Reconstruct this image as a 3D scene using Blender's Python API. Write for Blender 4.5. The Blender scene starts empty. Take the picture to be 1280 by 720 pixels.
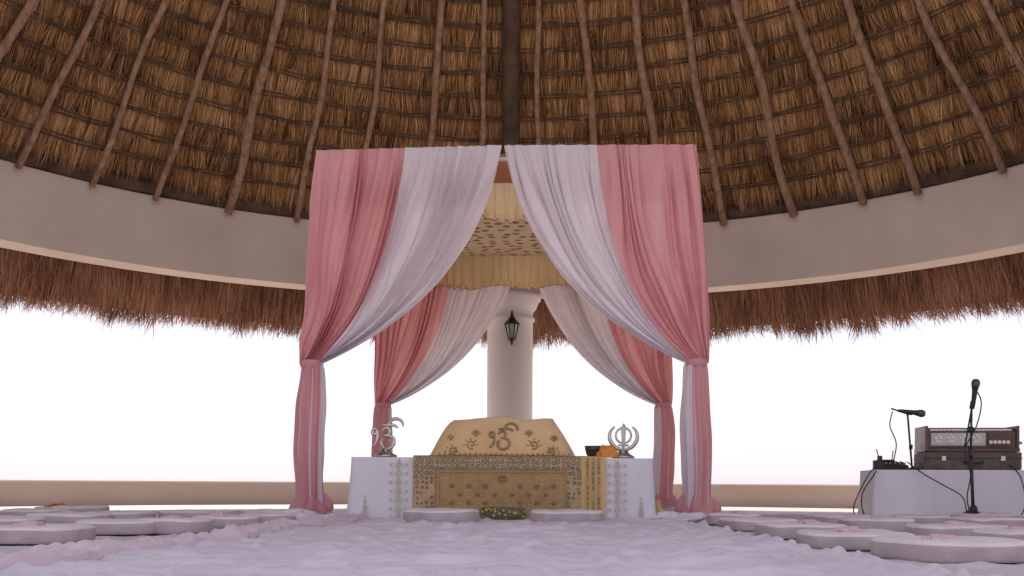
import bpy, bmesh, math, random
import numpy as np
from mathutils import Vector, noise, Matrix
random.seed(7); rng=np.random.default_rng(7)
S=bpy.context.scene
pi=math.pi
# ------------------------------------------------------------------ helpers
def new_obj(name,verts,faces,mat=None,parent=None,smooth=False,loc=(0,0,0)):
    me=bpy.data.meshes.new(name); me.from_pydata([tuple(v) for v in verts],[],faces); me.update()
    ob=bpy.data.objects.new(name,me); S.collection.objects.link(ob); ob.location=loc
    if mat is not None:
        for m in (mat if isinstance(mat,(list,tuple)) else [mat]): me.materials.append(m)
    if parent is not None: ob.parent=parent
    if smooth: me.polygons.foreach_set('use_smooth',[True]*len(me.polygons))
    return ob
def empty(name,loc=(0,0,0),rz=0):
    e=bpy.data.objects.new(name,None); S.collection.objects.link(e); e.location=loc; e.rotation_euler=(0,0,rz)
    e.empty_display_size=.1
    return e
def fr(a,b,t): return a+(b-a)*t
def grid(name,nu,nv,f,mat,parent=None,smooth=True,closed_u=False,matfn=None,loc=(0,0,0)):
    vs=[];fs=[]
    for j in range(nv+1):
        for i in range(nu+(0 if closed_u else 1)):
            vs.append(f(i/nu,j/nv))
    w=nu if closed_u else nu+1
    for j in range(nv):
        for i in range(nu):
            i2=(i+1)%w if closed_u else i+1
            fs.append((j*w+i,j*w+i2,(j+1)*w+i2,(j+1)*w+i))
    ob=new_obj(name,vs,fs,mat,parent,smooth,loc)
    if matfn:
        k=0
        for j in range(nv):
            for i in range(nu):
                ob.data.polygons[k].material_index=matfn((i+.5)/nu,(j+.5)/nv); k+=1
    return ob
def catmull(pts,n=8):
    P=[Vector(p) for p in pts]; P=[P[0]*2-P[1]]+P+[P[-1]*2-P[-2]]; out=[]
    for i in range(1,len(P)-2):
        for k in range(n):
            t=k/n; a,b,c,d=P[i-1],P[i],P[i+1],P[i+2]
            out.append(.5*((2*b)+(c-a)*t+(2*a-5*b+4*c-d)*t*t+(3*b-a-3*c+d)*t*t*t))
    out.append(P[-2]); return out
def tube_data(pts,rad,seg=8,flat=1.0,up=Vector((0,1,0)),base=0):
    P=[Vector(p) for p in pts]; n=len(P); vs=[];fs=[]
    for i,p in enumerate(P):
        t=(P[min(i+1,n-1)]-P[max(i-1,0)])
        if t.length<1e-9: t=Vector((0,0,1))
        t.normalize()
        u=up if abs(t.dot(up))<.95 else Vector((1,0,0)) if abs(t.x)<.9 else Vector((0,0,1))
        a=t.cross(u).normalized(); b=a.cross(t).normalized()
        r=rad[i] if hasattr(rad,'__len__') else rad
        for k in range(seg):
            an=2*pi*k/seg
            vs.append(p+a*math.cos(an)*r+b*math.sin(an)*r*flat)
    for i in range(n-1):
        for k in range(seg):
            k2=(k+1)%seg
            fs.append((base+i*seg+k,base+i*seg+k2,base+(i+1)*seg+k2,base+(i+1)*seg+k))
    fs.append(tuple(base+k for k in range(seg))[::-1]); fs.append(tuple(base+(n-1)*seg+k for k in range(seg)))
    return vs,fs
def tube(name,pts,rad,mat,parent=None,seg=8,flat=1.0,up=Vector((0,1,0)),smooth=True):
    v,f=tube_data(pts,rad,seg,flat,up); return new_obj(name,v,f,mat,parent,smooth)
def tubes(name,lst,mat,parent=None,seg=8,flat=1.0,up=Vector((0,1,0))):
    V=[];F=[]
    for pts,r in lst:
        v,f=tube_data(pts,r,seg,flat,up,len(V)); V+=v;F+=f
    return new_obj(name,V,F,mat,parent,True)
def lathe(name,prof,mat,parent=None,seg=32,loc=(0,0,0),axis=None,smooth=True):
    vs=[];fs=[]
    for r,z in prof:
        for k in range(seg):
            a=2*pi*k/seg; vs.append(Vector((r*math.cos(a),r*math.sin(a),z)))
    n=len(prof)
    for i in range(n-1):
        for k in range(seg):
            k2=(k+1)%seg; fs.append((i*seg+k,i*seg+k2,(i+1)*seg+k2,(i+1)*seg+k))
    fs.append(tuple(range(seg))[::-1]); fs.append(tuple((n-1)*seg+k for k in range(seg)))
    if axis is not None:
        q=Vector(axis).normalized().to_track_quat('Z','Y'); vs=[q@v for v in vs]
    return new_obj(name,vs,fs,mat,parent,smooth,loc)
def box(name,c,s,mat,parent=None,bev=.005,rz=0,rx=0):
    bm=bmesh.new(); bmesh.ops.create_cube(bm,size=1)
    for v in bm.verts: v.co=Vector((v.co.x*s[0],v.co.y*s[1],v.co.z*s[2]))
    if bev>0: bmesh.ops.bevel(bm,geom=bm.edges[:],offset=bev,segments=2,affect='EDGES',profile=.6)
    me=bpy.data.meshes.new(name); bm.to_mesh(me); bm.free()
    ob=bpy.data.objects.new(name,me); S.collection.objects.link(ob); ob.location=c; ob.rotation_euler=(rx,0,rz)
    me.materials.append(mat)
    if parent: ob.parent=parent
    return ob
# ------------------------------------------------------------------ materials
def mat_base(name):
    m=bpy.data.materials.new(name); m.use_nodes=True; nt=m.node_tree
    return m,nt,nt.nodes,nt.links,nt.nodes['Principled BSDF'],nt.nodes['Material Output']
def noisy(name,c1,c2,scale=5,rough=.7,bump=.1,bscale=40,stretch=(1,1,1),metal=0,detail=3,bdist=.02,spec=.5):
    m,nt,N,L,B,O=mat_base(name)
    tc=N.new('ShaderNodeTexCoord'); mp=N.new('ShaderNodeMapping'); mp.inputs['Scale'].default_value=stretch
    L.new(tc.outputs['Object'],mp.inputs['Vector'])
    n=N.new('ShaderNodeTexNoise'); n.inputs['Scale'].default_value=scale; n.inputs['Detail'].default_value=detail
    L.new(mp.outputs[0],n.inputs['Vector'])
    r=N.new('ShaderNodeValToRGB'); r.color_ramp.elements[0].position=.3; r.color_ramp.elements[1].position=.7
    r.color_ramp.elements[0].color=(*c1,1); r.color_ramp.elements[1].color=(*c2,1)
    L.new(n.outputs[0],r.inputs[0]); L.new(r.outputs[0],B.inputs['Base Color'])
    B.inputs['Roughness'].default_value=rough; B.inputs['Metallic'].default_value=metal
    B.inputs['Specular IOR Level'].default_value=spec
    if bump>0:
        n2=N.new('ShaderNodeTexNoise'); n2.inputs['Scale'].default_value=bscale; n2.inputs['Detail'].default_value=3
        L.new(mp.outputs[0],n2.inputs['Vector'])
        b=N.new('ShaderNodeBump'); b.inputs['Strength'].default_value=bump; b.inputs['Distance'].default_value=bdist
        L.new(n2.outputs[0],b.inputs['Height']); L.new(b.outputs[0],B.inputs['Normal'])
    return m
def cloth(name,c1,c2,transl=.3,scale=6,bump=.25,sheen=0.0,stretch=(1,1,.25)):
    m=noisy(name,c1,c2,scale=scale,rough=.9,bump=bump,bscale=18,stretch=stretch,spec=.15)
    nt=m.node_tree;N=nt.nodes;L=nt.links;B=N['Principled BSDF'];O=N['Material Output']
    B.inputs['Sheen Weight'].default_value=sheen
    if transl>0:
        t=N.new('ShaderNodeBsdfTranslucent'); src=B.inputs['Base Color'].links[0].from_socket
        L.new(src,t.inputs['Color'])
        mx=N.new('ShaderNodeMixShader'); mx.inputs[0].default_value=transl
        L.new(B.outputs[0],mx.inputs[1]); L.new(t.outputs[0],mx.inputs[2])
        L.new(mx.outputs[0],O.inputs['Surface'])
    return m
def pattern(name,bg,fg,scale=30,thr=.35,transl=.1,kind='F1',rough=.7,stretch=(1,1,1),metal=0,rnd=1.0,mul=.4):
    m,nt,N,L,B,O=mat_base(name)
    tc=N.new('ShaderNodeTexCoord'); mp=N.new('ShaderNodeMapping'); mp.inputs['Scale'].default_value=stretch
    L.new(tc.outputs['Object'],mp.inputs['Vector'])
    v=N.new('ShaderNodeTexVoronoi'); v.inputs['Scale'].default_value=scale; v.inputs['Randomness'].default_value=rnd
    if stretch[2]==0: v.voronoi_dimensions='2D'
    L.new(mp.outputs[0],v.inputs['Vector'])
    r=N.new('ShaderNodeValToRGB')
    e=r.color_ramp.elements; e[0].position=thr; e[1].position=thr+.06
    e[0].color=(*fg,1); e[1].color=(*bg,1)
    if kind=='ring':
        e[0].position=thr*.45; e[0].color=(*bg,1); e[1].position=thr*.6; e[1].color=(*fg,1)
        x=r.color_ramp.elements.new(thr); x.color=(*fg,1); x=r.color_ramp.elements.new(thr+.08); x.color=(*bg,1)
    L.new(v.outputs['Distance'],r.inputs[0])
    n=N.new('ShaderNodeTexNoise'); n.inputs['Scale'].default_value=9; n.inputs['Detail'].default_value=4
    L.new(mp.outputs[0],n.inputs['Vector'])
    mx=N.new('ShaderNodeMix'); mx.data_type='RGBA'; mx.blend_type='MULTIPLY'; mx.inputs[0].default_value=mul
    L.new(r.outputs[0],mx.inputs[6])
    r2=N.new('ShaderNodeValToRGB'); r2.color_ramp.elements[0].color=(.5,.47,.43,1); r2.color_ramp.elements[1].color=(1,1,1,1)
    r2.color_ramp.elements[0].position=.3; r2.color_ramp.elements[1].position=.6
    L.new(n.outputs[0],r2.inputs[0]); L.new(r2.outputs[0],mx.inputs[7]); L.new(mx.outputs[2],B.inputs['Base Color'])
    b=N.new('ShaderNodeBump'); b.inputs['Strength'].default_value=.3; b.inputs['Distance'].default_value=.01
    L.new(v.outputs['Distance'],b.inputs['Height']); L.new(b.outputs[0],B.inputs['Normal'])
    B.inputs['Roughness'].default_value=rough; B.inputs['Metallic'].default_value=metal
    if transl>0:
        t=N.new('ShaderNodeBsdfTranslucent'); L.new(mx.outputs[2],t.inputs['Color'])
        ms=N.new('ShaderNodeMixShader'); ms.inputs[0].default_value=transl
        L.new(B.outputs[0],ms.inputs[1]); L.new(t.outputs[0],ms.inputs[2]); L.new(ms.outputs[0],O.inputs['Surface'])
    return m
def strand_mat(name,cols,transl=.25):
    m,nt,N,L,B,O=mat_base(name)
    a=N.new('ShaderNodeAttribute'); a.attribute_name='tint'
    r=N.new('ShaderNodeValToRGB'); r.color_ramp.elements[0].color=(*cols[0],1); r.color_ramp.elements[1].color=(*cols[-1],1)
    for i,c in enumerate(cols[1:-1]):
        e=r.color_ramp.elements.new((i+1)/(len(cols)-1)); e.color=(*c,1)
    L.new(a.outputs['Fac'],r.inputs[0]); L.new(r.outputs[0],B.inputs['Base Color']); B.inputs['Roughness'].default_value=.75
    B.inputs['Specular IOR Level'].default_value=.25
    if transl>0:
        t=N.new('ShaderNodeBsdfTranslucent'); L.new(r.outputs[0],t.inputs['Color'])
        ms=N.new('ShaderNodeMixShader'); ms.inputs[0].default_value=transl
        L.new(B.outputs[0],ms.inputs[1]); L.new(t.outputs[0],ms.inputs[2]); L.new(ms.outputs[0],O.inputs['Surface'])
    return m
M_thatch=noisy('thatch_base',(.06,.03,.013),(.17,.09,.04),scale=14,rough=.9,bump=.8,bscale=60,bdist=.05)
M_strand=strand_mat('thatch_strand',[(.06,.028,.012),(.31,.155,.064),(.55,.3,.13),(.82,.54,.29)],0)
M_fringe=strand_mat('thatch_fringe',[(.1,.045,.03),(.36,.18,.11),(.62,.37,.24)],.32)
M_pole=noisy('pole_wood',(.2,.11,.065),(.4,.25,.16),scale=7,rough=.75,bump=.5,bscale=30,stretch=(3,3,.8))
M_pole2=noisy('dark_wood',(.04,.022,.014),(.12,.066,.038),scale=7,rough=.75,bump=.5,bscale=30)
M_beam=noisy('plaster',(.58,.475,.4),(.67,.565,.48),scale=1.6,rough=.85,bump=.12,bscale=70,bdist=.004)
M_col=noisy('white_plaster',(.78,.75,.74),(.84,.81,.8),scale=2,rough=.7,bump=.1,bscale=60,bdist=.004)
M_wall=noisy('parapet_plaster',(.44,.34,.28),(.52,.42,.35),scale=1.2,rough=.85,bump=.15,bscale=50,bdist=.004)
M_floor=noisy('terrace_tile',(.55,.46,.4),(.63,.54,.47),scale=2,rough=.6,bump=.05)
M_sand=noisy('sand',(.68,.6,.5),(.76,.68,.58),scale=.3,rough=.95,bump=.2,bscale=3)
M_pink=cloth('pink_chiffon',(.78,.39,.41),(.85,.49,.5),.42)
M_white=cloth('white_chiffon',(.84,.79,.84),(.9,.85,.89),.42)
M_peach=cloth('peach_cloth',(.85,.42,.2),(.88,.5,.28),.5)
M_cream=cloth('cream_frill',(.92,.76,.46),(.95,.82,.55),.4)
M_chand=pattern('canopy_print',(.96,.85,.58),(.42,.22,.1),scale=8,thr=.22,transl=.3,rnd=.55,stretch=(1,1,0),mul=.1)
M_floorcloth=cloth('floor_cloth',(.54,.47,.49),(.66,.58,.6),0.0,scale=2,bump=.6,stretch=(1,.4,1))
M_runner=cloth('runner_cloth',(.6,.53,.57),(.7,.63,.67),0.0,scale=3,bump=.6,stretch=(1,.4,1))
M_tcloth=cloth('table_cloth',(.76,.73,.75),(.83,.8,.82),.12,scale=4)
M_lace2=noisy('lace_thread',(.46,.39,.33),(.56,.48,.4),scale=50,rough=.7,bump=.3,bscale=150)
M_gold=pattern('gold_rumala',(.44,.26,.1),(.58,.4,.18),scale=60,thr=.2,rough=.55)
M_goldborder=pattern('gold_border',(.52,.36,.17),(.2,.16,.11),scale=30,thr=.42,kind='ring',rough=.5,rnd=.3)
M_yel=cloth('yellow_cloth',(.7,.45,.17),(.77,.53,.24),.15,scale=4)
M_mound=cloth('gold_silk',(.7,.45,.21),(.78,.55,.3),.05,scale=3,bump=.4,sheen=.2,stretch=(1,1,.6))
M_emb=noisy('embroidery_thread',(.28,.18,.085),(.44,.3,.14),scale=60,rough=.45,bump=.4,bscale=200)
M_silver=noisy('silver',(.42,.39,.35),(.55,.52,.48),scale=12,rough=.3,metal=1,bump=.05)
M_black=noisy('black_iron',(.012,.012,.013),(.03,.03,.03),scale=20,rough=.45,bump=.1)
M_plast=noisy('black_plastic',(.015,.015,.017),(.03,.03,.032),scale=20,rough=.5,bump=.05)
M_mesh=pattern('mic_grille',(.08,.08,.08),(.3,.3,.3),scale=300,thr=.3,transl=0,metal=.7,rough=.4)
M_hwood=noisy('harmonium_wood',(.07,.035,.025),(.15,.075,.05),scale=9,rough=.35,stretch=(1,6,6),bump=.1)
M_case=noisy('case_leather',(.08,.052,.045),(.16,.105,.088),scale=15,rough=.6,bump=.3,bscale=120)
M_fret=noisy('fretwork_panel',(.42,.39,.38),(.5,.47,.45),scale=24,rough=.35,metal=.3)
M_ivory=noisy('ivory_key',(.75,.72,.65),(.8,.78,.7),scale=5,rough=.3,bump=0)
M_orange=cloth('orange_cloth',(.85,.3,.06),(.9,.38,.1),.2)
M_bowl=noisy('dark_bowl',(.03,.03,.04),(.06,.05,.05),rough=.3,bump=0)
M_green=pattern('brocade',(.1,.1,.045),(.5,.36,.1),scale=40,thr=.3,transl=0)
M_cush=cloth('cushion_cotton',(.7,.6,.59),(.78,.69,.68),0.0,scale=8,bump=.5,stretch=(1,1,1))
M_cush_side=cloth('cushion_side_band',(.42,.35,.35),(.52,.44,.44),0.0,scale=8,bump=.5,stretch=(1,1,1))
M_pouch=cloth('pink_scarf',(.8,.52,.56),(.86,.64,.67),.3,scale=10)
M_stole=cloth('pale_pink_stole',(.64,.51,.55),(.72,.6,.64),.0,scale=6,bump=.6,stretch=(1,.4,1))
M_glass=noisy('lantern_glass',(.35,.33,.3),(.45,.43,.4),rough=.1,bump=0)
M_red=cloth('red_cloth',(.7,.08,.03),(.8,.15,.05),.2)

# ------------------------------------------------------------------ geometry constants (metres)
C=Vector((-.03,6.3,0)); R=5.2; ZT=3.07; ZB=2.37; SL=1.05
OPEN=math.radians(118)   # half-angle of the roof; sector behind the camera left off to let daylight in
def cone(r,phi,off=0.0):
    nr,nz=-SL,-1.0; l=math.hypot(nr,nz); rr=r+nr/l*off
    return Vector((C.x+rr*math.sin(phi),C.y+rr*math.cos(phi),ZT+(R-r)*SL+nz/l*off))
n=96
vs=[Vector((0,0,-.05))]+[Vector((4000*math.cos(2*pi*k/n),4000*math.sin(2*pi*k/n),-.05)) for k in range(n)]
new_obj('ground',vs,[(0,k+1,(k+1)%n+1) for k in range(n)],M_sand)
RP=7.3
def ringsolid(name,ri,ro,z0,z1,mat,parent=None,n=192,bev=.0,half=pi):
    prof=[(ri,z0),(ro,z0),(ro,z1-bev),(ro-bev,z1),(ri+bev,z1),(ri,z1-bev)]
    m=len(prof);vs=[];fs=[]
    full=half>=pi
    for k in range(n if full else n+1):
        a=-half+2*half*k/n
        for r,z in prof: vs.append((C.x+r*math.sin(a),C.y+r*math.cos(a),z))
    for k in range(n):
        k2=(k+1)%n if full else k+1
        for j in range(m):
            fs.append((k*m+j,k2*m+j,k2*m+(j+1)%m,k*m+(j+1)%m))
    if not full: fs.append(tuple(range(m))); fs.append(tuple(n*m+j for j in range(m))[::-1])
    return new_obj(name,vs,fs,mat,parent)
vs=[(C.x,C.y,0)]+[(C.x+(RP+.35)*math.sin(2*pi*k/n),C.y+(RP+.35)*math.cos(2*pi*k/n),0) for k in range(n)]
new_obj('terrace_floor',vs,[(0,(k+1)%n+1,k+1) for k in range(n)],M_floor)
ringsolid('parapet_wall',RP,RP+.22,-.04,.285,M_wall,bev=.015,half=math.radians(150))
# ------------------------------------------------------------------ palapa
pal=empty('thatched_pavilion',(0,0,0))
ringsolid('ring_beam',R,R+.3,ZB,ZT,M_beam,pal,bev=.012,half=OPEN)
def skin(name,prof,mat):
    n=144;vs=[];fs=[]
    for r,z in prof:
        for k in range(n+1):
            a=-OPEN+2*OPEN*k/n; vs.append((C.x+r*math.sin(a),C.y+r*math.cos(a),z))
    for j in range(len(prof)-1):
        for k in range(n): fs.append((j*(n+1)+k,j*(n+1)+k+1,(j+1)*(n+1)+k+1,(j+1)*(n+1)+k))
    return new_obj(name,vs,fs,mat,pal,True)
zc=lambda r:ZT+(R-r)*SL
skin('roof_underside',[(r,zc(r)+.09) for r in np.linspace(.02,6.22,40)],M_thatch)
skin('roof_top',[(r,zc(r)+.45) for r in np.linspace(.02,6.3,40)]+[(6.28,zc(6.22)+.1)],M_thatch)
def strands(name,roots,tips,widths,tang,mat,tints,parent):
    roots=np.array(roots);tips=np.array(tips);w=np.array(widths)[:,None];tg=np.array(tang)
    mid=roots*.5+tips*.5
    n=len(roots)
    V=np.stack([roots-tg*w,roots+tg*w,mid+tg*w*.9,mid-tg*w*.9,tips+tg*w*.25,tips-tg*w*.25],1).reshape(-1,3)
    me=bpy.data.meshes.new(name); b=np.arange(n)*6
    F=np.stack([b,b+1,b+2,b+3,b+3,b+2,b+4,b+5],1).reshape(-1)
    me.vertices.add(len(V)); me.vertices.foreach_set('co',V.astype(np.float32).ravel())
    me.loops.add(len(F)); me.loops.foreach_set('vertex_index',F.astype(np.int32))
    me.polygons.add(2*n); me.polygons.foreach_set('loop_start',np.arange(0,8*n,4,dtype=np.int32))
    me.update(calc_edges=True); me.validate()
    at=me.attributes.new('tint','FLOAT','POINT'); at.data.foreach_set('value',np.repeat(np.array(tints),6).astype(np.float32))
    me.materials.append(mat); ob=bpy.data.objects.new(name,me); S.collection.objects.link(ob); ob.parent=parent
    return ob
DR=.158
rows=[R-.09-DR*i for i in range(27)]
def conev(r,phi,off):
    nr,nz=-SL,-1.0; l=math.hypot(nr,nz); rr=r+nr/l*off
    return np.stack([C.x+rr*np.sin(phi),C.y+rr*np.cos(phi),ZT+(R-r)*SL+nz/l*off],-1)
rt=[];tp=[];wd=[];tg=[];ti=[]
for k,r in enumerate(rows):
    r0=r-DR*1.1
    if r0<.6: break
    hi=r>2.6
    for layer in range(4 if hi else 2):
        N=int(r*3.0/(.0055 if hi else .02))
        ph=rng.uniform(-1.5,1.5,N)
        cl=np.sin(ph*r*23+k*3)*.5+np.sin(ph*r*57+k*7)*.5
        cl2=np.sin(ph*r*5.3+k*1.7)*.5+np.sin(ph*r*2.1+k*5)*.5
        rtop=np.full(N,r0)+rng.normal(0,.012,N)
        rbot=r-DR*.1+rng.normal(0,.028,N)+cl*.016+cl2*.024
        off0=rng.uniform(-.02,.0,N)-.012*layer; off1=rng.uniform(.015,.06,N)-.012*layer+cl*.012
        lean=rng.normal(0,.018,N)+.02*np.sin(ph*r*9+k)+.02*np.sin(ph*r*21+k*2.3)
        ph2=ph+lean/max(r,.5)
        rt.append(conev(rtop,ph,off0)); tp.append(conev(rbot,ph2,off1))
        wd.append(rng.uniform(.0012,.0034,N)*(1 if hi else 2.5)); tg.append(np.stack([np.cos(ph),-np.sin(ph),np.zeros(N)],-1))
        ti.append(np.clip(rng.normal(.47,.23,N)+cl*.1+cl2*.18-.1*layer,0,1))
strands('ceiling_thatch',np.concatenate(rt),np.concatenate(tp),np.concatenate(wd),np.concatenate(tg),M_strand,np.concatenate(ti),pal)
bl=[]
for k,r in enumerate(rows[:-1]):
    if r<.6: break
    for dd in (0,.022):
        pts=[cone(r-DR*1.0-dd+.018*noise.noise(Vector((a*.5,k*5+dd*99,0))),(a/60-1)*OPEN*.98,.04+.016*noise.noise(Vector((a*.7,k*3,4+dd*99)))) for a in range(121)]
        bl.append((pts,.008+.004*random.random()))
tubes('battens',bl,M_pole2,pal,seg=5,up=Vector((0,0,1)))
rl=[];main=[([cone(fr(5.28,.3,t/14),.0,.1) for t in range(15)],[.09]*15)]
for i in range(48):
    ph=2*pi*(i+.5)/48
    if min(ph,2*pi-ph)>OPEN-.02: continue
    pts=[];rd=[];j=random.uniform(-.014,.014); j2=random.uniform(-.014,.014); b=random.uniform(.028,.046)
    for t in range(25):
        r=fr(5.2,.5,t/24)
        d=.06*noise.noise(Vector((i*7.3,t*.3,1)))
        pts.append(cone(r,ph+fr(j,j2,t/24)+d/max(r,.8),.08+.02*noise.noise(Vector((i*3.1,t*.4,9))))); rd.append(b*(1-.25*t/24)*(1+.28*noise.noise(Vector((i,t*.9,3)))))
    rl.append((pts,rd))
tubes('rafters',rl,M_pole,pal,seg=8,up=Vector((0,0,1)))
tubes('main_rafter',main,M_pole2,pal,seg=12,up=Vector((0,0,1)))
ringpts=[Vector((C.x+(R+.0)*math.sin(a_),C.y+(R+.0)*math.cos(a_),ZT+.075+.012*noise.noise(Vector((k*.4,1,0))))) for k,a_ in enumerate(np.linspace(-OPEN,OPEN,97))]
tube('wall_plate_log',ringpts,[.075+.012*noise.noise(Vector((k*.6,0,0))) for k in range(97)],M_pole2,pal,seg=10,up=Vector((0,0,1)))
lathe('king_block',[(.02,-.4),(.3,-.3),(.34,.3),(.3,.6)],M_pole2,pal,20,(C.x,C.y,zc(.3)-.15))
rt=[];tp=[];wd=[];tg=[];ti=[]
for layer in range(10):
    N=7500
    ph=rng.uniform(-OPEN,OPEN,N)
    r0=5.52+.075*layer+rng.uniform(-.04,.04,N)
    ln=np.array([noise.noise(Vector((math.sin(p)*14,math.cos(p)*14,layer*.3)))*.15+noise.noise(Vector((math.sin(p)*50,math.cos(p)*50,2)))*.14+noise.noise(Vector((math.sin(p)*130,math.cos(p)*130,layer)))*.1 for p in ph])
    L=.4+ln+rng.normal(0,.04,N)+(rng.random(N)>.95)*.07
    if layer>=7: L=np.minimum(L,.52)
    z0=zc(r0)+rng.uniform(-.02,.1,N)
    dr=L*rng.uniform(.25,.5,N); dz=-L*rng.uniform(.72,.95,N)
    r1=r0+dr
    ph2=ph+(rng.normal(0,.05,N)+ln*.3)/6.2
    rt.append(np.stack([C.x+r0*np.sin(ph),C.y+r0*np.cos(ph),z0],-1))
    z1=np.maximum(z0+dz,2.0+ln*.9+rng.normal(0,.045,N))
    tp.append(np.stack([C.x+r1*np.sin(ph2),C.y+r1*np.cos(ph2),z1],-1))
    wd.append(rng.uniform(.0015,.005,N)); tg.append(np.stack([np.cos(ph),-np.sin(ph),np.zeros(N)],-1)); ti.append(np.clip(rng.normal(.5,.26,N)+ln*1.8,0,1))
strands('eave_fringe',np.concatenate(rt),np.concatenate(tp),np.concatenate(wd),np.concatenate(tg),M_fringe,np.concatenate(ti),pal)
for i,d in enumerate([0,72,288,116,244]):
    a=math.radians(d); rr=5.35
    x=C.x+rr*math.sin(a); y=C.y+rr*math.cos(a)
    prof=[(.36,0),(.36,.12),(.33,.14),(.33,.2),(.3,.24),(.27,.28),(.255,.32)]+[(.255-.0*z,z) for z in (.8,1.4,1.95)]+[(.255,2.08),(.275,2.09),(.275,2.12),(.255,2.13),(.258,2.19),(.285,2.22),(.31,2.27),(.32,2.3),(.32,2.31),(.34,2.315),(.34,2.369)]
    lathe('column',prof,M_col,pal,40,(x,y,0))
lan=empty('wall_lantern',(C.x+.02,C.y+5.35-.255,0))
box('back_plate',(0,-.012,1.97),(.07,.024,.14),M_black,lan)
tube('bracket',catmull([(0,-.02,1.93),(0,-.09,1.95),(0,-.15,2.03),(0,-.17,2.12),(0,-.15,2.14)]),.009,M_black,lan)
lathe('roof',[(.012,.0),(.085,0),(.078,.02),(.05,.05),(.03,.085),(.015,.1),(.02,.115),(.004,.145)],M_black,lan,6,(0,-.16,1.99),smooth=False)
lathe('glass_body',[(.035,0),(.066,.15)],M_glass,lan,6,(0,-.16,1.84),smooth=False)
fr_=[]
for k in range(6):
    a=k*pi/3; fr_.append(([Vector((.038*math.cos(a),-.16+.038*math.sin(a),1.84)),Vector((.07*math.cos(a),-.16+.07*math.sin(a),1.99))],.007))
tubes('frame',fr_,M_black,lan,seg=6)
lathe('base_finial',[(.004,-.07),(.014,-.05),(.012,-.03),(.035,-.02),(.044,.0),(.044,.012)],M_black,lan,6,(0,-.16,1.835),smooth=False)

# ------------------------------------------------------------------ wedding canopy (draped frame)
W=1.375; DP=2.8; ZR=2.66
can=empty('draped_canopy',(-.08,7.4,0),-math.radians(3.6))
sl=[]
YB=DP+.085
for sx in (-1,1):
    sl.append(([Vector((sx*(W-.05),.1,.03)),Vector((sx*(W-.05),.1,ZR-.04))],.018))
    sl.append(([Vector((sx*W,YB,.03)),Vector((sx*W,YB,ZR-.04))],.018))
    sl.append(([Vector((sx*(W-.05),.1,ZR-.05)),Vector((sx*W,YB,ZR-.05))],.016))
sl+=[([Vector((-W+.05,y,ZR-.05)),Vector((W-.05,y,ZR-.05))],.016) for y in (.1,YB)]
tubes('pipe_frame',sl,M_col,can,seg=8)
def drape(side,y0,ztie,seed,back=False,cin=None):
    s=side
    def f(u,v):
        ue=min(1,max(0,u+.018*math.sin(u*31+seed)))
        top=Vector((s*fr(W-.01,.0,ue),0,ZR))
        ci=cin or (.19,1.60)
        ctl=Vector((s*fr(W+.11,ci[0],ue**.9),0,fr(1.45,ci[1],ue)))
        tie=Vector((s*fr(W+.085,W-.085,u),0,ztie+ .015*math.sin(u*9)))
        p=(1-v)**2*top+2*v*(1-v)*ctl+v*v*tie
        nf=17
        ph=2*pi*(nf*u+1.3*noise.noise(Vector((u*5+seed,v*1.3,seed)))+.5*noise.noise(Vector((u*13+seed,v*2.6,seed+8))))
        amp=.5+2.0*abs(noise.noise(Vector((u*6,v*1.2,seed+3))))
        A=(.026*(1-v)**.6+.013)*amp
        A*=min(1,.2+v*5)
        d=A*math.sin(ph)+.35*A*math.sin(ph*2.3+v*3+seed)
        lat=.3*A*math.cos(ph)*(1-.6*v)
        sag=.05*math.sin(pi*v)*noise.noise(Vector((u*3+seed,v*4,7)))
        p.y=y0+(-d)+(-.05*u*(1-v)*(1 if not back else -1)) + sag
        p.x+=lat
        return p
    split=.5 if not back else .52
    grid('drape',250,76,f,[M_pink,M_white],can,matfn=lambda u,v:0 if u<split else 1)
def bundle(side,y0,ztie,seed):
    s=side; th=-.3 if s>0 else -.88
    def f(u,v):
        a=2*pi*u; z=fr(ztie+.02,.1,v)
        r=.074+.014*math.sin(pi*min(v*1.2,1))+.016*v-(.012*math.exp(-(v/.03)**2))
        r*=1+.13*math.sin(7*a+seed+v*2)+.09*math.sin(13*a+2*seed-v*3)+.12*noise.noise(Vector((math.cos(a)*1.5,math.sin(a)*1.5,v*4+seed)))
        cx=s*W+.01*math.sin(v*5+seed)
        return Vector((cx+r*math.cos(a),y0+r*.9*math.sin(a),z))
    grid('drape_tail',96,40,f,[M_pink,M_white],can,closed_u=True,
         matfn=lambda u,v:1 if (math.cos(2*pi*u)*s< th and math.sin(2*pi*u)<.6) or math.sin(40*u+seed)>.96 else 0)
    lathe('tie_band',[(.06,-.03),(.074,-.022),(.078,0),(.074,.022),(.06,.03)],M_pink,can,24,(s*W,y0,ztie+.0))
    zs=[.16,.13,.1,.065,.05,.03,.02,.01];rs=[.08,.11,.135,.14,.12,.19,.3,.36]
    def g(u,v):
        a=2*pi*u; i=min(7,int(v*7+.01)); z=zs[i]; r=rs[i]
        r*=1+.1*math.sin(9*a+seed)+.25*noise.noise(Vector((math.cos(a)*1.4,math.sin(a)*1.4,v*1.5+seed)))
        return Vector((s*W+r*math.cos(a)*1.1,y0+r*math.sin(a)*.8,max(.02,z*(1+.25*math.sin(5*a+seed)))))
    grid('drape_puddle',72,7,g,[M_pink,M_white],can,closed_u=True,matfn=lambda u,v:0 if v<.6 else 1)
for s,sd in ((-1,1.3),(1,4.1)):
    drape(s,0.0,1.12,sd); bundle(s,0.0,1.12,sd)
    drape(s,DP,1.04,sd+2,True,(.27,1.45)); bundle(s,DP,1.04,sd+2)
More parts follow.
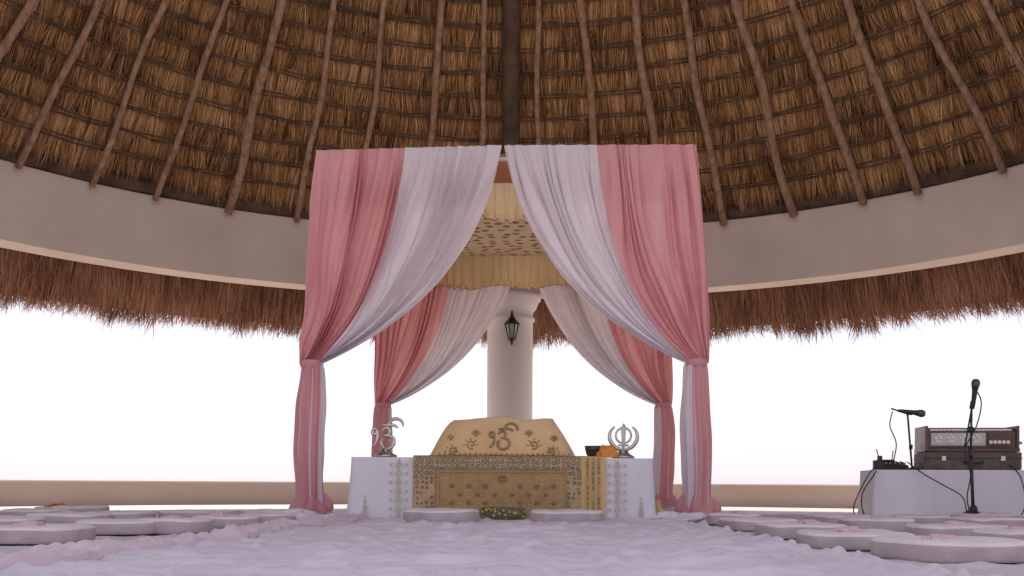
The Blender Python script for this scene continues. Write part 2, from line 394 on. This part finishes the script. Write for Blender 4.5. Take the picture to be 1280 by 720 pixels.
grid('peach_ceiling',30,30,lambda u,v:Vector((fr(-W+.06,W-.06,u),fr(.06,DP-.06,v),ZR-.02-.05*math.sin(pi*u)*math.sin(pi*v)+.01*math.sin(u*60))),M_peach,can)
cw=1.2; cy0=.22; cy1=2.62; zc0=2.47
grid('printed_ceiling',60,60,lambda u,v:Vector((fr(-cw,cw,u),fr(cy0,cy1,v),zc0-.06*abs(math.sin(pi*u))**.5*abs(math.sin(pi*v))**.5+.006*noise.noise(Vector((u*12,v*12,0))))),M_chand,can)
def valance(ax,at,lo,hi,drop,sgn):
    def sc(t): return .022*math.sin(t*11+1)
    def f(u,v):
        t=fr(lo,hi,u); g=.02*math.sin(t*78+2.5*math.sin(t*7))*(.35+v)+.012*math.sin(t*171+2*math.sin(t*5))*v
        z=zc0-v*(drop+sc(t))
        return Vector((t,at+sgn*(g+.03*v),z)) if ax=='x' else Vector((at+sgn*(g+.03*v),t,z))
    grid('valance',500,10,f,M_cream,can)
    def h(u,v):
        t=fr(lo,hi,u); g=.03*math.sin(t*95+2.2*math.sin(t*9))*(.4+v)
        z=zc0-drop-sc(t)-v*.045+.018+.008*math.sin(t*78)*v
        return Vector((t,at+sgn*(.03+g),z)) if ax=='x' else Vector((at+sgn*(.03+g),t,z))
    grid('valance_ruffle',600,3,h,M_cream,can)
    def e(u,v):
        t=fr(lo,hi,u); g=.03*math.sin(t*95+2.2*math.sin(t*9))*1.4
        z=zc0-drop-sc(t)-.027+.008*math.sin(t*78)-.007*v
        return Vector((t,at+sgn*(.03+g),z)) if ax=='x' else Vector((at+sgn*(.03+g),t,z))
    grid('valance_trim',600,1,e,M_emb,can)
valance('x',cy0,-cw,cw,.24,-1); valance('x',cy1,-cw,cw,.27,1); valance('y',-cw,cy0,cy1,.24,-1); valance('y',cw,cy0,cy1,.24,1)

# ------------------------------------------------------------------ altar with cloths
AX=-.066; AY=6.9; TW=1.0; TH=.44
alt=empty('altar_table',(AX,AY,0))
def skirt(name,w,d,h,mat,parent,amp=.012,flare=.03,seed=0,nz=20,per=26):
    n=240
    peri=[(-w,0),(w,0),(w,d),(-w,d)]
    segl=[2*w,d,2*w,d];tot=sum(segl)
    def at(t):
        s=t*tot
        for i in range(4):
            if s<=segl[i] or i==3:
                a=peri[i];b=peri[(i+1)%4];q=min(1,s/segl[i])
                nn=[(0,-1),(1,0),(0,1),(-1,0)][i]
                return Vector((fr(a[0],b[0],q),fr(a[1],b[1],q),0)),Vector((nn[0],nn[1],0)),q
            s-=segl[i]
    def f(u,v):
        p,nn,q=at(u%1.0)
        cdir=Vector((p.x/w,(p.y-d/2)/(d/2),0))
        k=min(q,1-q); corner=math.exp(-(k/.03)**2)
        nn=(nn+cdir*corner*.8).normalized() if corner>.05 else nn
        a=amp*v*(math.sin(u*tot*per+seed+1.5*math.sin(u*tot*4))+.8*noise.noise(Vector((u*tot*6,v*2,seed))))
        p=p+nn*(a+flare*v)
        return Vector((p.x,p.y,h-v*(h-.006)))
    grid(name,n,nz,f,mat,parent,closed_u=True)
    tp=[Vector((-w,0,h-.001)),Vector((w,0,h-.001)),Vector((w,d,h-.001)),Vector((-w,d,h-.001))]
    new_obj(name+'_top',tp,[(0,1,2,3)],mat,parent)
skirt('white_cloth',TW,.95,TH,M_tcloth,alt,flare=.035)
def clothy(x,z,y=-.034,slope=.035,amp=.012):
    t=(TH-z)/TH; return y-slope*t-amp*t*(math.sin(x*17+1.2)+.7*noise.noise(Vector((x*5,z*3,1.0)))+.4*noise.noise(Vector((x*16,z*3,4.0))))
def sheet(name,x0,x1,z0,z1,y,mat,n=60,nz=24):
    return grid(name,n,nz,lambda u,v:Vector((fr(x0,x1,u),clothy(fr(x0,x1,u),fr(z1,z0,v),y),fr(z1,z0,v))),mat,alt)
def X(px,d=6.85): return (px-640)*d/1300-AX
sheet('gold_cover',X(516),X(727),.012,TH+.012,-.02,M_gold)
sheet('yellow_cover',X(727)-.01,X(757),.03,TH+.010,-.022,M_yel)
bt=TH+.004
sheet('border_top',X(517),X(726),TH-.075,bt,-.027,M_goldborder,nz=6)
sheet('border_left',X(517),X(543),.02,TH-.076,-.027,M_goldborder,n=8)
sheet('border_right',X(709),X(727),.02,TH-.076,-.027,M_goldborder,n=8)
sheet('border_bottom',X(544),X(708),.02,.05,-.027,M_goldborder,nz=3)
sheet('thread_line_top',X(546),X(706),TH-.1,TH-.09,-.027,M_emb,nz=1)
sheet('thread_line_left',X(546),X(549),.07,TH-.1,-.0285,M_emb,n=2)
for k,px in enumerate((733,740,747)):
    sheet('yellow_stripe',X(px),X(px+3),.05,TH,-.03,M_goldborder,n=2)
def tri(V,F,x,z,s,y,up=1):
    b=len(V)
    for q,w in ((x-s,z-up*s*1.1),(x+s,z-up*s*1.1),(x,z+up*s*1.1)): V.append((q,clothy(q,w,y)-.002,w))
    F.append((b,b+1,b+2))
V=[];F=[]
for cx in (X(498),X(772)):
    for k in range(7):
        z=.405-.058*k
        tri(V,F,cx,z,.024,-.018); tri(V,F,cx-.052,z-.02,.012,-.018,-1); tri(V,F,cx+.052,z-.02,.012,-.018,-1)
for cx in (X(456),X(802)):
    for k in range(5):
        tri(V,F,cx,.06+.03*k,.026-.0045*k,-.018)
for k in range(14):
    for x0,x1 in ((X(440),X(480)),(X(788),X(816))):
        tri(V,F,fr(x0,x1,k/13),.035,.008,-.018)
new_obj('lace_motifs',V,F,M_lace2,alt)
em=[]
cx0=X(628)
for cc,zz,ss in [(cx0,.3,1.0)]+[(X(q),z_,.5) for q in (565,586,607,650,671,692) for z_ in (.14,.25)]+[(X(q),.195,.4) for q in (575,597,618,640,661,682)]:
    for k in range(10):
        a=2*pi*k/10; em.append(([Vector((cc+.012*ss*math.cos(a),clothy(cc,zz,-.026),zz+.012*ss*math.sin(a))),Vector((cc+.035*ss*math.cos(a),clothy(cc,zz,-.026),zz+.03*ss*math.sin(a)))],[.005*ss,.002]))
tubes('embroidered_flowers',em,M_emb,alt,seg=5)
mo=empty('covered_scripture',(AX+.0,AY+.45,TH))
MH=.285
def mw(t): return .515-.12*t-.045*t*t
def md(t): return .34-.13*t*t
def mound(u,v):
    a=2*pi*u
    if v<=.8:
        t=v/.8; w=mw(t);d=md(t); z=MH*t*(1-.03*t)
        if t<.1: w+=.02*(1-t/.1)
    else:
        q=(v-.8)/.2; w=mw(1)*(1-q);d=md(1)*(1-q); z=MH*.97+MH*.03*math.sin(q*pi/2)
    c,s=math.cos(a),math.sin(a); e=.42
    x=w*math.copysign(abs(c)**e,c); y=d*math.copysign(abs(s)**e,s)
    nz_=noise.noise(Vector((x*4,y*4,z*6)))*.018+noise.noise(Vector((x*12,y*5,z*3+5)))*.012
    z2=z+(nz_*.6*(v-.5)*2 if v>.5 else 0)+ (.007*math.cos(x*13+1) if v>.75 else 0)
    return Vector((x*(1+nz_),y*(1+nz_*1.2),max(0,z2)))
grid('silk_cover',140,50,mound,M_mound,mo,closed_u=True)
def mfront(x,z):
    t=min(1,max(0,z/MH/.98)); w=mw(t);d=md(t); q=min(.98,abs(x)/w)
    return -d*(1-q**4.76)**.21-.004
def ekonkar():
    return [
     [(.17,.6),(.12,.68),(.04,.66),(.01,.57),(.07,.5),(.15,.54),(.17,.62),(.18,.45),(.15,.28),(.07,.16),(.0,.16)],
     [(.33,.6),(.4,.7),(.53,.69),(.58,.59),(.52,.49),(.42,.47),(.55,.46),(.69,.38),(.71,.22),(.61,.09),(.45,.06),(.33,.15),(.3,.29),(.37,.37)],
     [(.33,.8),(.5,.79),(.7,.8),(.84,.72)],
     [(.53,.69),(.55,.85),(.65,.97),(.83,1.0),(.98,.9),(1.0,.76)] ]
em=[]
for st in ekonkar():
    pts=catmull([(x,0,z) for x,z in st],5); q=[]
    for p in pts:
        x=(p.x-.47)*.19-.0; z=.05+p.z*.19; q.append(Vector((x,mfront(x,z)-.006,z)))
    em.append((q,[.007]*len(q)))
tubes('ek_onkar_embroidery',em,M_emb,mo,seg=6)
em=[]
def paisley(cx,cz,s,m,rot=0):
    pts=[(0,0),(.5,.15),(.75,.6),(.45,1.0),(-.05,.95),(-.15,.6),(.15,.45),(.35,.6)]
    out=[]
    for x,z in pts:
        x,z=(x*m,z); x,z=(x*math.cos(rot)-z*math.sin(rot),x*math.sin(rot)+z*math.cos(rot))
        out.append((cx+x*s,0,cz+z*s))
    q=[Vector((p.x,mfront(p.x,p.z)-.004,p.z)) for p in catmull(out,5)]
    em.append((q,[.0045]*len(q)))
    for k in range(5):
        a=pi*k/4; x=cx+m*.3*s+math.cos(a)*s*.75; z=cz+.55*s+math.sin(a)*s*.7
        em.append(([Vector((x,mfront(x,z)-.003,z)),Vector((x+.3*s*math.cos(a),mfront(x,z+.1*s)-.003,z+.3*s*math.sin(a)))],[.004,.003]))
for m in (-1,1):
    paisley(m*.2,.06,.05,m,.0); paisley(m*.33,.02,.045,m,.3*m); paisley(m*.36,.12,.028,-m,.0); paisley(m*.17,.15,.03,m,0)
tubes('paisley_embroidery',em,M_emb,mo,seg=5)
em=[]
for k in range(26):
    x=-.44+k*.035; z=.012; em.append(([Vector((x,mfront(x,z)-.006,z)),Vector((x+.014,mfront(x,z)-.006,z+.02)),Vector((x+.028,mfront(x,z)-.006,z))],.004))
tubes('hem_scallops',em,M_emb,mo,seg=5)
grid('top_cloth',60,16,lambda u,v:Vector((fr(X(518),X(756),u),fr(-.026,.5,v),TH+.013+.006*noise.noise(Vector((u*8,v*4,2))))),M_yel,alt)
def pedestal(par):
    lathe('pedestal',[(.0,0),(.075,0),(.078,.012),(.06,.02),(.045,.03),(.03,.045),(.028,.055)],M_silver,par,28)
ek=empty('ek_onkar_ornament',(X(482,7.05)+AX,7.05,TH+.003))
pedestal(ek)
l=[]
for st in ekonkar():
    pts=catmull([((x-.45)*.21,0,z*.215+.045) for x,z in st],6); n_=len(pts)
    l.append((pts,[.0105*(.6+.55*math.sin(pi*min(1,(k+1)/n_))) for k in range(n_)]))
tubes('symbol',l,M_silver,ek,seg=10,flat=.5)
tube('neck',[(0,0,.04),(0.0,0,.068)],.012,M_silver,ek)
kh=empty('khanda_ornament',(X(779,7.05)+AX,7.05,TH+.003))
pedestal(kh)
vs=[];fs=[];bp=[(0,.045,.008),(0,.07,.008),(0,.09,.012),(0,.13,.013),(0,.19,.019),(0,.215,.016),(0,.238,.0015)]
for x,z,w in bp: vs+=[(x-w,0,z),(x,-.007,z),(x+w,0,z),(x,.007,z)]
for i in range(len(bp)-1):
    for k in range(4): fs.append((i*4+k,i*4+(k+1)%4,(i+1)*4+(k+1)%4,(i+1)*4+k))
new_obj('double_edged_sword',vs,fs,M_silver,kh)
tube('chakkar',[(.052*math.cos(2*pi*k/40),0,.155+.052*math.sin(2*pi*k/40)) for k in range(41)],.0075,M_silver,kh,8,.5)
for m in (-1,1):
    pts=catmull([(m*-.035,0,.05),(m*.01,0,.06),(m*.06,0,.08),(m*.092,0,.13),(m*.088,0,.18),(m*.06,0,.215)],6); n_=len(pts)
    tube('kirpan',pts,[.006+.008*math.sin(pi*k/(n_-1)) for k in range(n_)],M_silver,kh,8,.45)
tube('cross_guard',[(-.035,0,.088),(.035,0,.088)],.006,M_silver,kh)
bw=empty('offering_bowl',(X(744,7.0)+AX,7.1,TH+.003))
lathe('bowl',[(.02,0),(.04,.005),(.055,.03),(.062,.06),(.066,.085),(.06,.085),(.05,.05)],M_bowl,bw,28)
def blob(name,loc,sx,sy,sz,mat,seed,rough=.35,parent=None):
    def f(u,v):
        a=2*pi*u;b=pi/2*v
        r=1+rough*noise.noise(Vector((math.cos(a)*1.5*math.cos(b)+seed,math.sin(a)*1.5,b*2)))+.12*math.sin(7*a+seed+b*3)
        return Vector((sx*r*math.cos(a)*math.cos(b),sy*r*math.sin(a)*math.cos(b),max(0,sz*r*math.sin(b)+.001)))
    return grid(name,40,12,f,mat,parent,closed_u=True,loc=loc)
blob('folded_orange_cloth',(X(759,7)+AX,7.0,TH+.006),.075,.06,.07,M_orange,3)
blob('draped_yellow_cloth',(X(824)+AX,7.05,.012),.07,.1,.13,M_yel,8)
fs_=empty('brocade_footstool',(AX+.0,6.72,0))
box('seat',(0.01,0,.075),(.29,.12,.08),M_green,fs_,.02)
for sx in (-.11,.13):
    for sy in (-.04,.04): lathe('leg',[(.012,.004),(.016,.012),(.012,.04)],M_hwood,fs_,12,(sx,sy,0))

# ------------------------------------------------------------------ floor cloths
def wr(x,y,s):
    a=noise.noise(Vector((x*2.2,y*.9,s)))*.006
    b=(1-abs(noise.noise(Vector((x*1.6+noise.noise(Vector((x,y,s+5))),y*2.6,s+2))))*2)
    b=max(0,b-.62)*.04
    c=(1-abs(noise.noise(Vector((x*4+y*1.3,y*2.2-x*1.5,s+9))))*2); c=max(0,c-.72)*.05
    d=(1-abs(noise.noise(Vector((x*1.2+y*.8,y*5.0,s+19))))*2); d=max(0,d-.78)*.055
    return a+b+c+d
grid('floor_cloth',300,340,lambda u,v:Vector((fr(-4.6,4.9,u),fr(-.6,8.9,v),.01+max(-.004,.5*wr(fr(-4.6,4.9,u),fr(-.6,8.9,v),1)))),M_floorcloth)
def ed(v,s):
    return (fr(1.62,1.05,v) if s<0 else fr(1.15,1.05,v))+.04*noise.noise(Vector((v*7,s,0)))+.015*math.sin(v*60)
def run(u,v):
    x=fr(-ed(v,-1),ed(v,1),u); y=fr(-.6,6.86,v)
    e=min(u,1-u); h=.026+max(-.005,wr(x,y,4))
    if e<.02: h+= .014*math.sin(pi*e/.02)-(.008 if e==0 else 0)
    return Vector((x,y,h))
grid('aisle_runner',260,460,run,M_runner)
def pst(u,v):
    y=fr(.4,6.7,v); c=-ed(v,-1)+.06+.05*noise.noise(Vector((v*4,3,1))); w=fr(.14,.07,v)*(1+.4*noise.noise(Vector((v*6,9,1))))
    x=c+fr(-w,w,u)
    h=.045+max(-.004,wr(x,y,4)*.9)+.008*abs(math.sin(u*15+3*noise.noise(Vector((v*5,u,2)))))+.006*noise.noise(Vector((u*6,v*30,3)))
    if u in (0,1): h-=.022
    return Vector((x,y,h))
grid('pink_stole',60,300,pst,M_stole)

# ------------------------------------------------------------------ floor cushions
def cushion(x,y,r=.22,h=.055,seed=0,e=.6,z0=.018):
    prof=[(0,.0),(.95,.0),(.985,.06),(1.0,.2),(1.0,.68),(.995,.8),(.975,.9),(.94,.96),(.88,.985),(.7,1.0),(.4,.99),(.001,.98)]
    n_=60;vs=[];fs=[]
    for pr,pz in prof:
        for k in range(n_):
            a=2*pi*k/n_; c,s=math.cos(a),math.sin(a)
            xx=math.copysign(abs(c)**e,c);yy=math.copysign(abs(s)**e,s)
            q=1+.03*noise.noise(Vector((c*1.3+seed*3,s*1.3,pz)))+.005*math.sin(23*a+seed)*(pz>.1)
            zz=pz*h*(1+.12*noise.noise(Vector((c*pr*1.5+seed,s*pr*1.5,5)))) if pz>.1 else pz*h
            vs.append((xx*pr*r*q,yy*pr*r*q,zz))
    for i in range(len(prof)-1):
        for k in range(n_): fs.append((i*n_+k,i*n_+(k+1)%n_,(i+1)*n_+(k+1)%n_,(i+1)*n_+k))
    fs.append(tuple(range(n_))[::-1])
    ob=new_obj('floor_cushion',vs,fs,[M_cush,M_cush_side],None,True,(x,y,z0)); ob.rotation_euler=(0,0,.25*math.sin(seed*2.3))
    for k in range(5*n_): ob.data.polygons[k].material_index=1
    return ob
def PX(px,d): return (px-640)*d/1300
cs=[]
L=[(45,4.25,.21),(150,5.0,.19),(222,5.05,.15),(284,5.75,.18),(335,6.3,.16),(88,5.75,.2),(0,5.2,.2),(150,6.5,.19),(45,6.8,.19),(235,6.9,.18),(-60,6.0,.2),(-90,4.6,.22),(100,7.6,.19)]
Rr=[(918,6.6,.17),(948,5.75,.2),(1000,4.95,.2),(1068,4.15,.22),(1185,3.5,.22),(1195,4.85,.21),(1095,5.75,.19),(1050,6.5,.18),(1150,6.6,.18),(1235,5.9,.19),(1290,4.2,.2),(1390,3.7,.22),(1230,6.9,.18),(1320,6.4,.19),(1350,5.0,.2)]
for i,(px,d,r) in enumerate(L+Rr): cs.append((PX(px,d),d,r)); cushion(PX(px,d),d,r,.062+.012*random.random(),i)
cushion(PX(552,6.3),6.3,.222,.085,40,.85,.028); cushion(PX(709,6.3),6.3,.222,.08,41,.85,.028)
for i in (0,2,3,5,8,13,15,16,17,18,19,22,23):
    x,y,r=cs[i]; blob('folded_headscarf',(x+random.uniform(-.05,.05),y+random.uniform(-.04,.06),.018+.063),.06,.045,.018,M_pouch,i)
blob('red_scarf',(PX(72,8.2),8.2,.03),.11,.09,.05,M_red,2)
blob('crumpled_cloth',(PX(355,7.2),7.2,.02),.28,.2,.05,M_tcloth,5,.6)
blob('crumpled_cloth',(PX(850,6.9),6.9,.02),.22,.2,.05,M_tcloth,9,.6)
blob('crumpled_cloth',(PX(430,7.0),7.0,.02),.18,.2,.04,M_tcloth,19,.6)

# ------------------------------------------------------------------ music table
mt=empty('music_table',(PX(1092,7.35),7.35,0),-math.radians(10))
mtw=.82
me_=empty('skirt_group'); me_.parent=mt; me_.location=(mtw,0,0)
skirt('white_cloth',mtw,.62,.38,M_tcloth,me_,amp=.006,flare=.012,seed=3,per=11)
def P2(px,py,d): return Vector(((px-640)*d/1300,d,.26+(606-py)*d/1300))
hc=empty('instrument_case',(PX(1208,7.5),7.5,.383),-.12)
box('body',(0,0,.063),(.66,.3,.126),M_case,hc,.012)
box('lid_seam',(0,-.001,.08),(.664,.304,.006),M_black,hc,.001)
for sx in (-.2,.2): box('latch',(sx,-.153,.08),(.03,.01,.035),M_silver,hc,.002)
tube('handle',catmull([(-.06,-.15,.055),(-.05,-.175,.05),(.05,-.175,.05),(.06,-.15,.055)]),.008,M_black,hc)
ha=empty('harmonium',(PX(1207,7.5),7.5,.51),-.12)
ha.scale=(1.03,1.03,1.12)
box('base',(0,0,.012),(.625,.29,.022),M_hwood,ha,.004)
box('case_body',(0,.0,.078),(.58,.26,.11),M_hwood,ha,.006)
box('fret_panel',(-.09,-.133,.08),(.36,.006,.08),M_fret,ha,.001)
box('knob_rail',(.17,-.133,.08),(.12,.006,.08),M_hwood,ha,.001)
for k in range(4):
    for j in range(5):
        a=2*pi*j/5+.3
        lathe('fret_petal',[(.0,0),(.011,0),(.010,.003),(.004,.005)],M_ivory,ha,12,(-.22+k*.085+.017*math.cos(a),-.136,.08+.02*math.sin(a)),axis=(0,-1,0))
for k in range(5): lathe('stop_knob',[(.006,0),(.006,.018),(.012,.02),(.013,.03),(.006,.034)],M_ivory,ha,14,(.115+.028*k,-.136,.06),axis=(0,-1,0))
for k in range(19): box('key',(-.26+.0285*k,-.06,.14),(.026,.12,.012),M_ivory,ha,.002)
box('top_board',(0,.06,.15),(.6,.15,.018),M_hwood,ha,.004)
box('side_cheek',(-.3,0,.09),(.02,.28,.15),M_hwood,ha,.004); box('side_cheek',(.3,0,.09),(.02,.28,.15),M_hwood,ha,.004)
for k in range(6): box('bellows_fold',(0,.145+.014*k,.085),(.54-.012*(k%2),.012,.12),M_case,ha,.002)
tubes('carry_handle',[(catmull([(.315,-.05,.07),(.355,-.05,.06),(.355,.05,.06),(.315,.05,.07)]),.006)],M_silver,ha)
def mic(par,pos,axis):
    lathe('mic_body',[(.0,0),(.010,0),(.0125,.02),(.018,.12),(.021,.135),(.023,.14)],M_plast,par,20,pos,axis)
    a=Vector(axis).normalized()
    lathe('mic_grille',[(.021,0),(.025,.008),(.0275,.022),(.0275,.03),(.024,.044),(.015,.053),(.001,.056)],M_mesh,par,20,Vector(pos)+a*.14,axis)
ms=empty('tall_mic_stand',(PX(1217,6.85),6.85,.02))
pole_top=P2(1214,508,6.85)-Vector(ms.location)
legs=[]
for k in range(3):
    a=2*pi*k/3+.5; legs.append((catmull([(0,0,.1),(.07*math.cos(a),.07*math.sin(a),.05),(.16*math.cos(a),.16*math.sin(a),.012)],4),[.013]*7+[.011]*2))
tubes('tripod_legs',legs,M_black,ms,seg=8)
lathe('hub',[(.012,.03),(.024,.035),(.026,.1),(.016,.12)],M_black,ms,18)
lathe('base_weight',[(.09,.004),(.095,.012),(.08,.022),(.02,.03)],M_black,ms,28)
tube('pole_lower',[(0,0,.05),(-.02,0,.48)],.0115,M_black,ms); tube('pole_upper',[(-.02,0,.46),pole_top],.0075,M_black,ms)
lathe('height_clutch',[(.016,0),(.018,.01),(.016,.06),(.01,.065)],M_plast,ms,16,(-.02,0,.44))
lathe('boom_clutch',[(.0,-.018),(.02,-.015),(.02,.015),(.0,.018)],M_plast,ms,16,(-.027,-.01,.62),axis=(0,1,0))
tube('boom',[(-.06,0,.5),pole_top],.006,M_black,ms)
tube('mic_clip',[pole_top,pole_top+Vector((.004,-.01,.05))],.016,M_plast,ms)
mic(ms,pole_top+Vector((.002,-.012,.0)),(.06,-.12,1))
dm=empty('desk_mic_stand',(PX(1140,7.6),7.6,.383))
lathe('round_base',[(.0,0),(.055,0),(.056,.008),(.03,.014),(.01,.02)],M_black,dm,24)
tt=P2(1134,515,7.6)-Vector(dm.location)
tube('pole',[(0,0,.01),tt],.0075,M_black,dm)
lathe('clutch',[(.012,0),(.014,.03),(.01,.035)],M_plast,dm,14,(-.01,0,.15))
tube('boom',[tt+Vector((-.12,0,.04)),tt,tt+Vector((.03,-.01,-.004))],.006,M_black,dm)
mic(dm,tt+Vector((-.07,0,.025)),(1,-.1,-.13))
mxr=empty('audio_mixer',(PX(1116,7.62),7.62,.383))
box('chassis',(0,0,.022),(.18,.14,.04),M_plast,mxr,.005,0,.12)
for i in range(5):
    for j in range(3): lathe('knob',[(.009,0),(.008,.014),(.0,.015)],M_silver if j==0 else M_plast,mxr,10,(-.068+.034*i,-.045+.04*j,.04+.005*j))
pa=empty('power_adapter',(PX(1096,7.6),7.6,.383))
box('block',(0,-.03,.035),(.07,.05,.07),M_plast,pa,.008); box('plug',(.01,-.03,.085),(.03,.03,.035),M_plast,pa,.004)
wr_=empty('wireless_receiver',(PX(1110,7.75),7.78,.383))
box('body',(0,.02,.055),(.11,.08,.05),M_plast,wr_,.004); box('foot',(0,.02,.014),(.09,.07,.026),M_plast,wr_,.003)
tubes('antennas',[([(-.045,.02,.07),(-.07,.02,.16)],.004),([(.045,.02,.07),(.055,.02,.15)],.004)],M_plast,wr_)
cb=[]
def cab(l,r=.0045): cb.append((catmull([P2(*p) for p in l],8),r))
cab([(1134,575,7.45),(1155,590,7.22),(1180,604,7.12),(1203,618,7.05),(1210,640,6.95),(1225,653,6.85),(1250,650,6.8)])
cab([(1100,577,7.5),(1092,592,7.28),(1078,615,7.2),(1080,640,7.15),(1095,652,7.0),(1120,654,6.9),(1150,650,6.9)])
cab([(1096,578,7.5),(1084,594,7.3),(1068,628,7.25),(1070,645,7.15),(1082,655,6.95)])
cab([(1217,480,6.87),(1226,500,6.85),(1220,530,6.83),(1206,560,6.83),(1213,590,6.83),(1209,620,6.83),(1216,648,6.83)])
cab([(1262,578,7.3),(1275,592,7.1),(1282,625,7.0),(1272,650,6.95)])
cab([(1115,512,7.6),(1112,530,7.58),(1120,552,7.56),(1116,577,7.55)])
tubes('audio_cables',cb,M_plast,None,seg=6)

# ------------------------------------------------------------------ light
EL=math.radians(56); AZ=math.radians(-20)
sd=Vector((math.sin(AZ)*math.cos(EL),math.cos(AZ)*math.cos(EL),math.sin(EL)))
ld=bpy.data.lights.new('sun','SUN'); ld.energy=5; ld.angle=math.radians(.5); ld.color=(1,.93,.84)
lo=bpy.data.objects.new('sun',ld); S.collection.objects.link(lo); lo.rotation_euler=sd.to_track_quat('Z','Y').to_euler(); lo.location=(0,0,20)
w=bpy.data.worlds.new('World'); S.world=w; w.use_nodes=True
nt=w.node_tree; bg=nt.nodes['Background']; sk=nt.nodes.new('ShaderNodeTexSky'); sk.sky_type='NISHITA'; sk.sun_disc=False
sk.sun_elevation=EL; sk.sun_rotation=AZ; sk.dust_density=1.5; sk.air_density=1.0; sk.ozone_density=1.5
mx=nt.nodes.new('ShaderNodeMix'); mx.data_type='RGBA'; mx.inputs[0].default_value=.65   # constant bright colour added to whiten the sky and light the interior
mx.inputs[7].default_value=(7.9,7.4,8.4,1)
nt.links.new(sk.outputs[0],mx.inputs[6]); nt.links.new(mx.outputs[2],bg.inputs[0]); bg.inputs[1].default_value=.15
# ------------------------------------------------------------------ camera
cd=bpy.data.cameras.new('camera'); cam=bpy.data.objects.new('camera',cd); S.collection.objects.link(cam)
cam.location=(0,0,.26)
cam.rotation_euler=(Matrix.Rotation(math.radians(90),3,'X')@Matrix.Rotation(math.radians(.3),3,'Z')).to_euler()
cd.sensor_width=36; cd.lens=36*1300/1280; cd.shift_y=246/1280; cd.clip_end=6000; cd.clip_start=.05
S.camera=cam
S.view_settings.view_transform='Standard'; S.view_settings.look='None'; S.view_settings.exposure=0
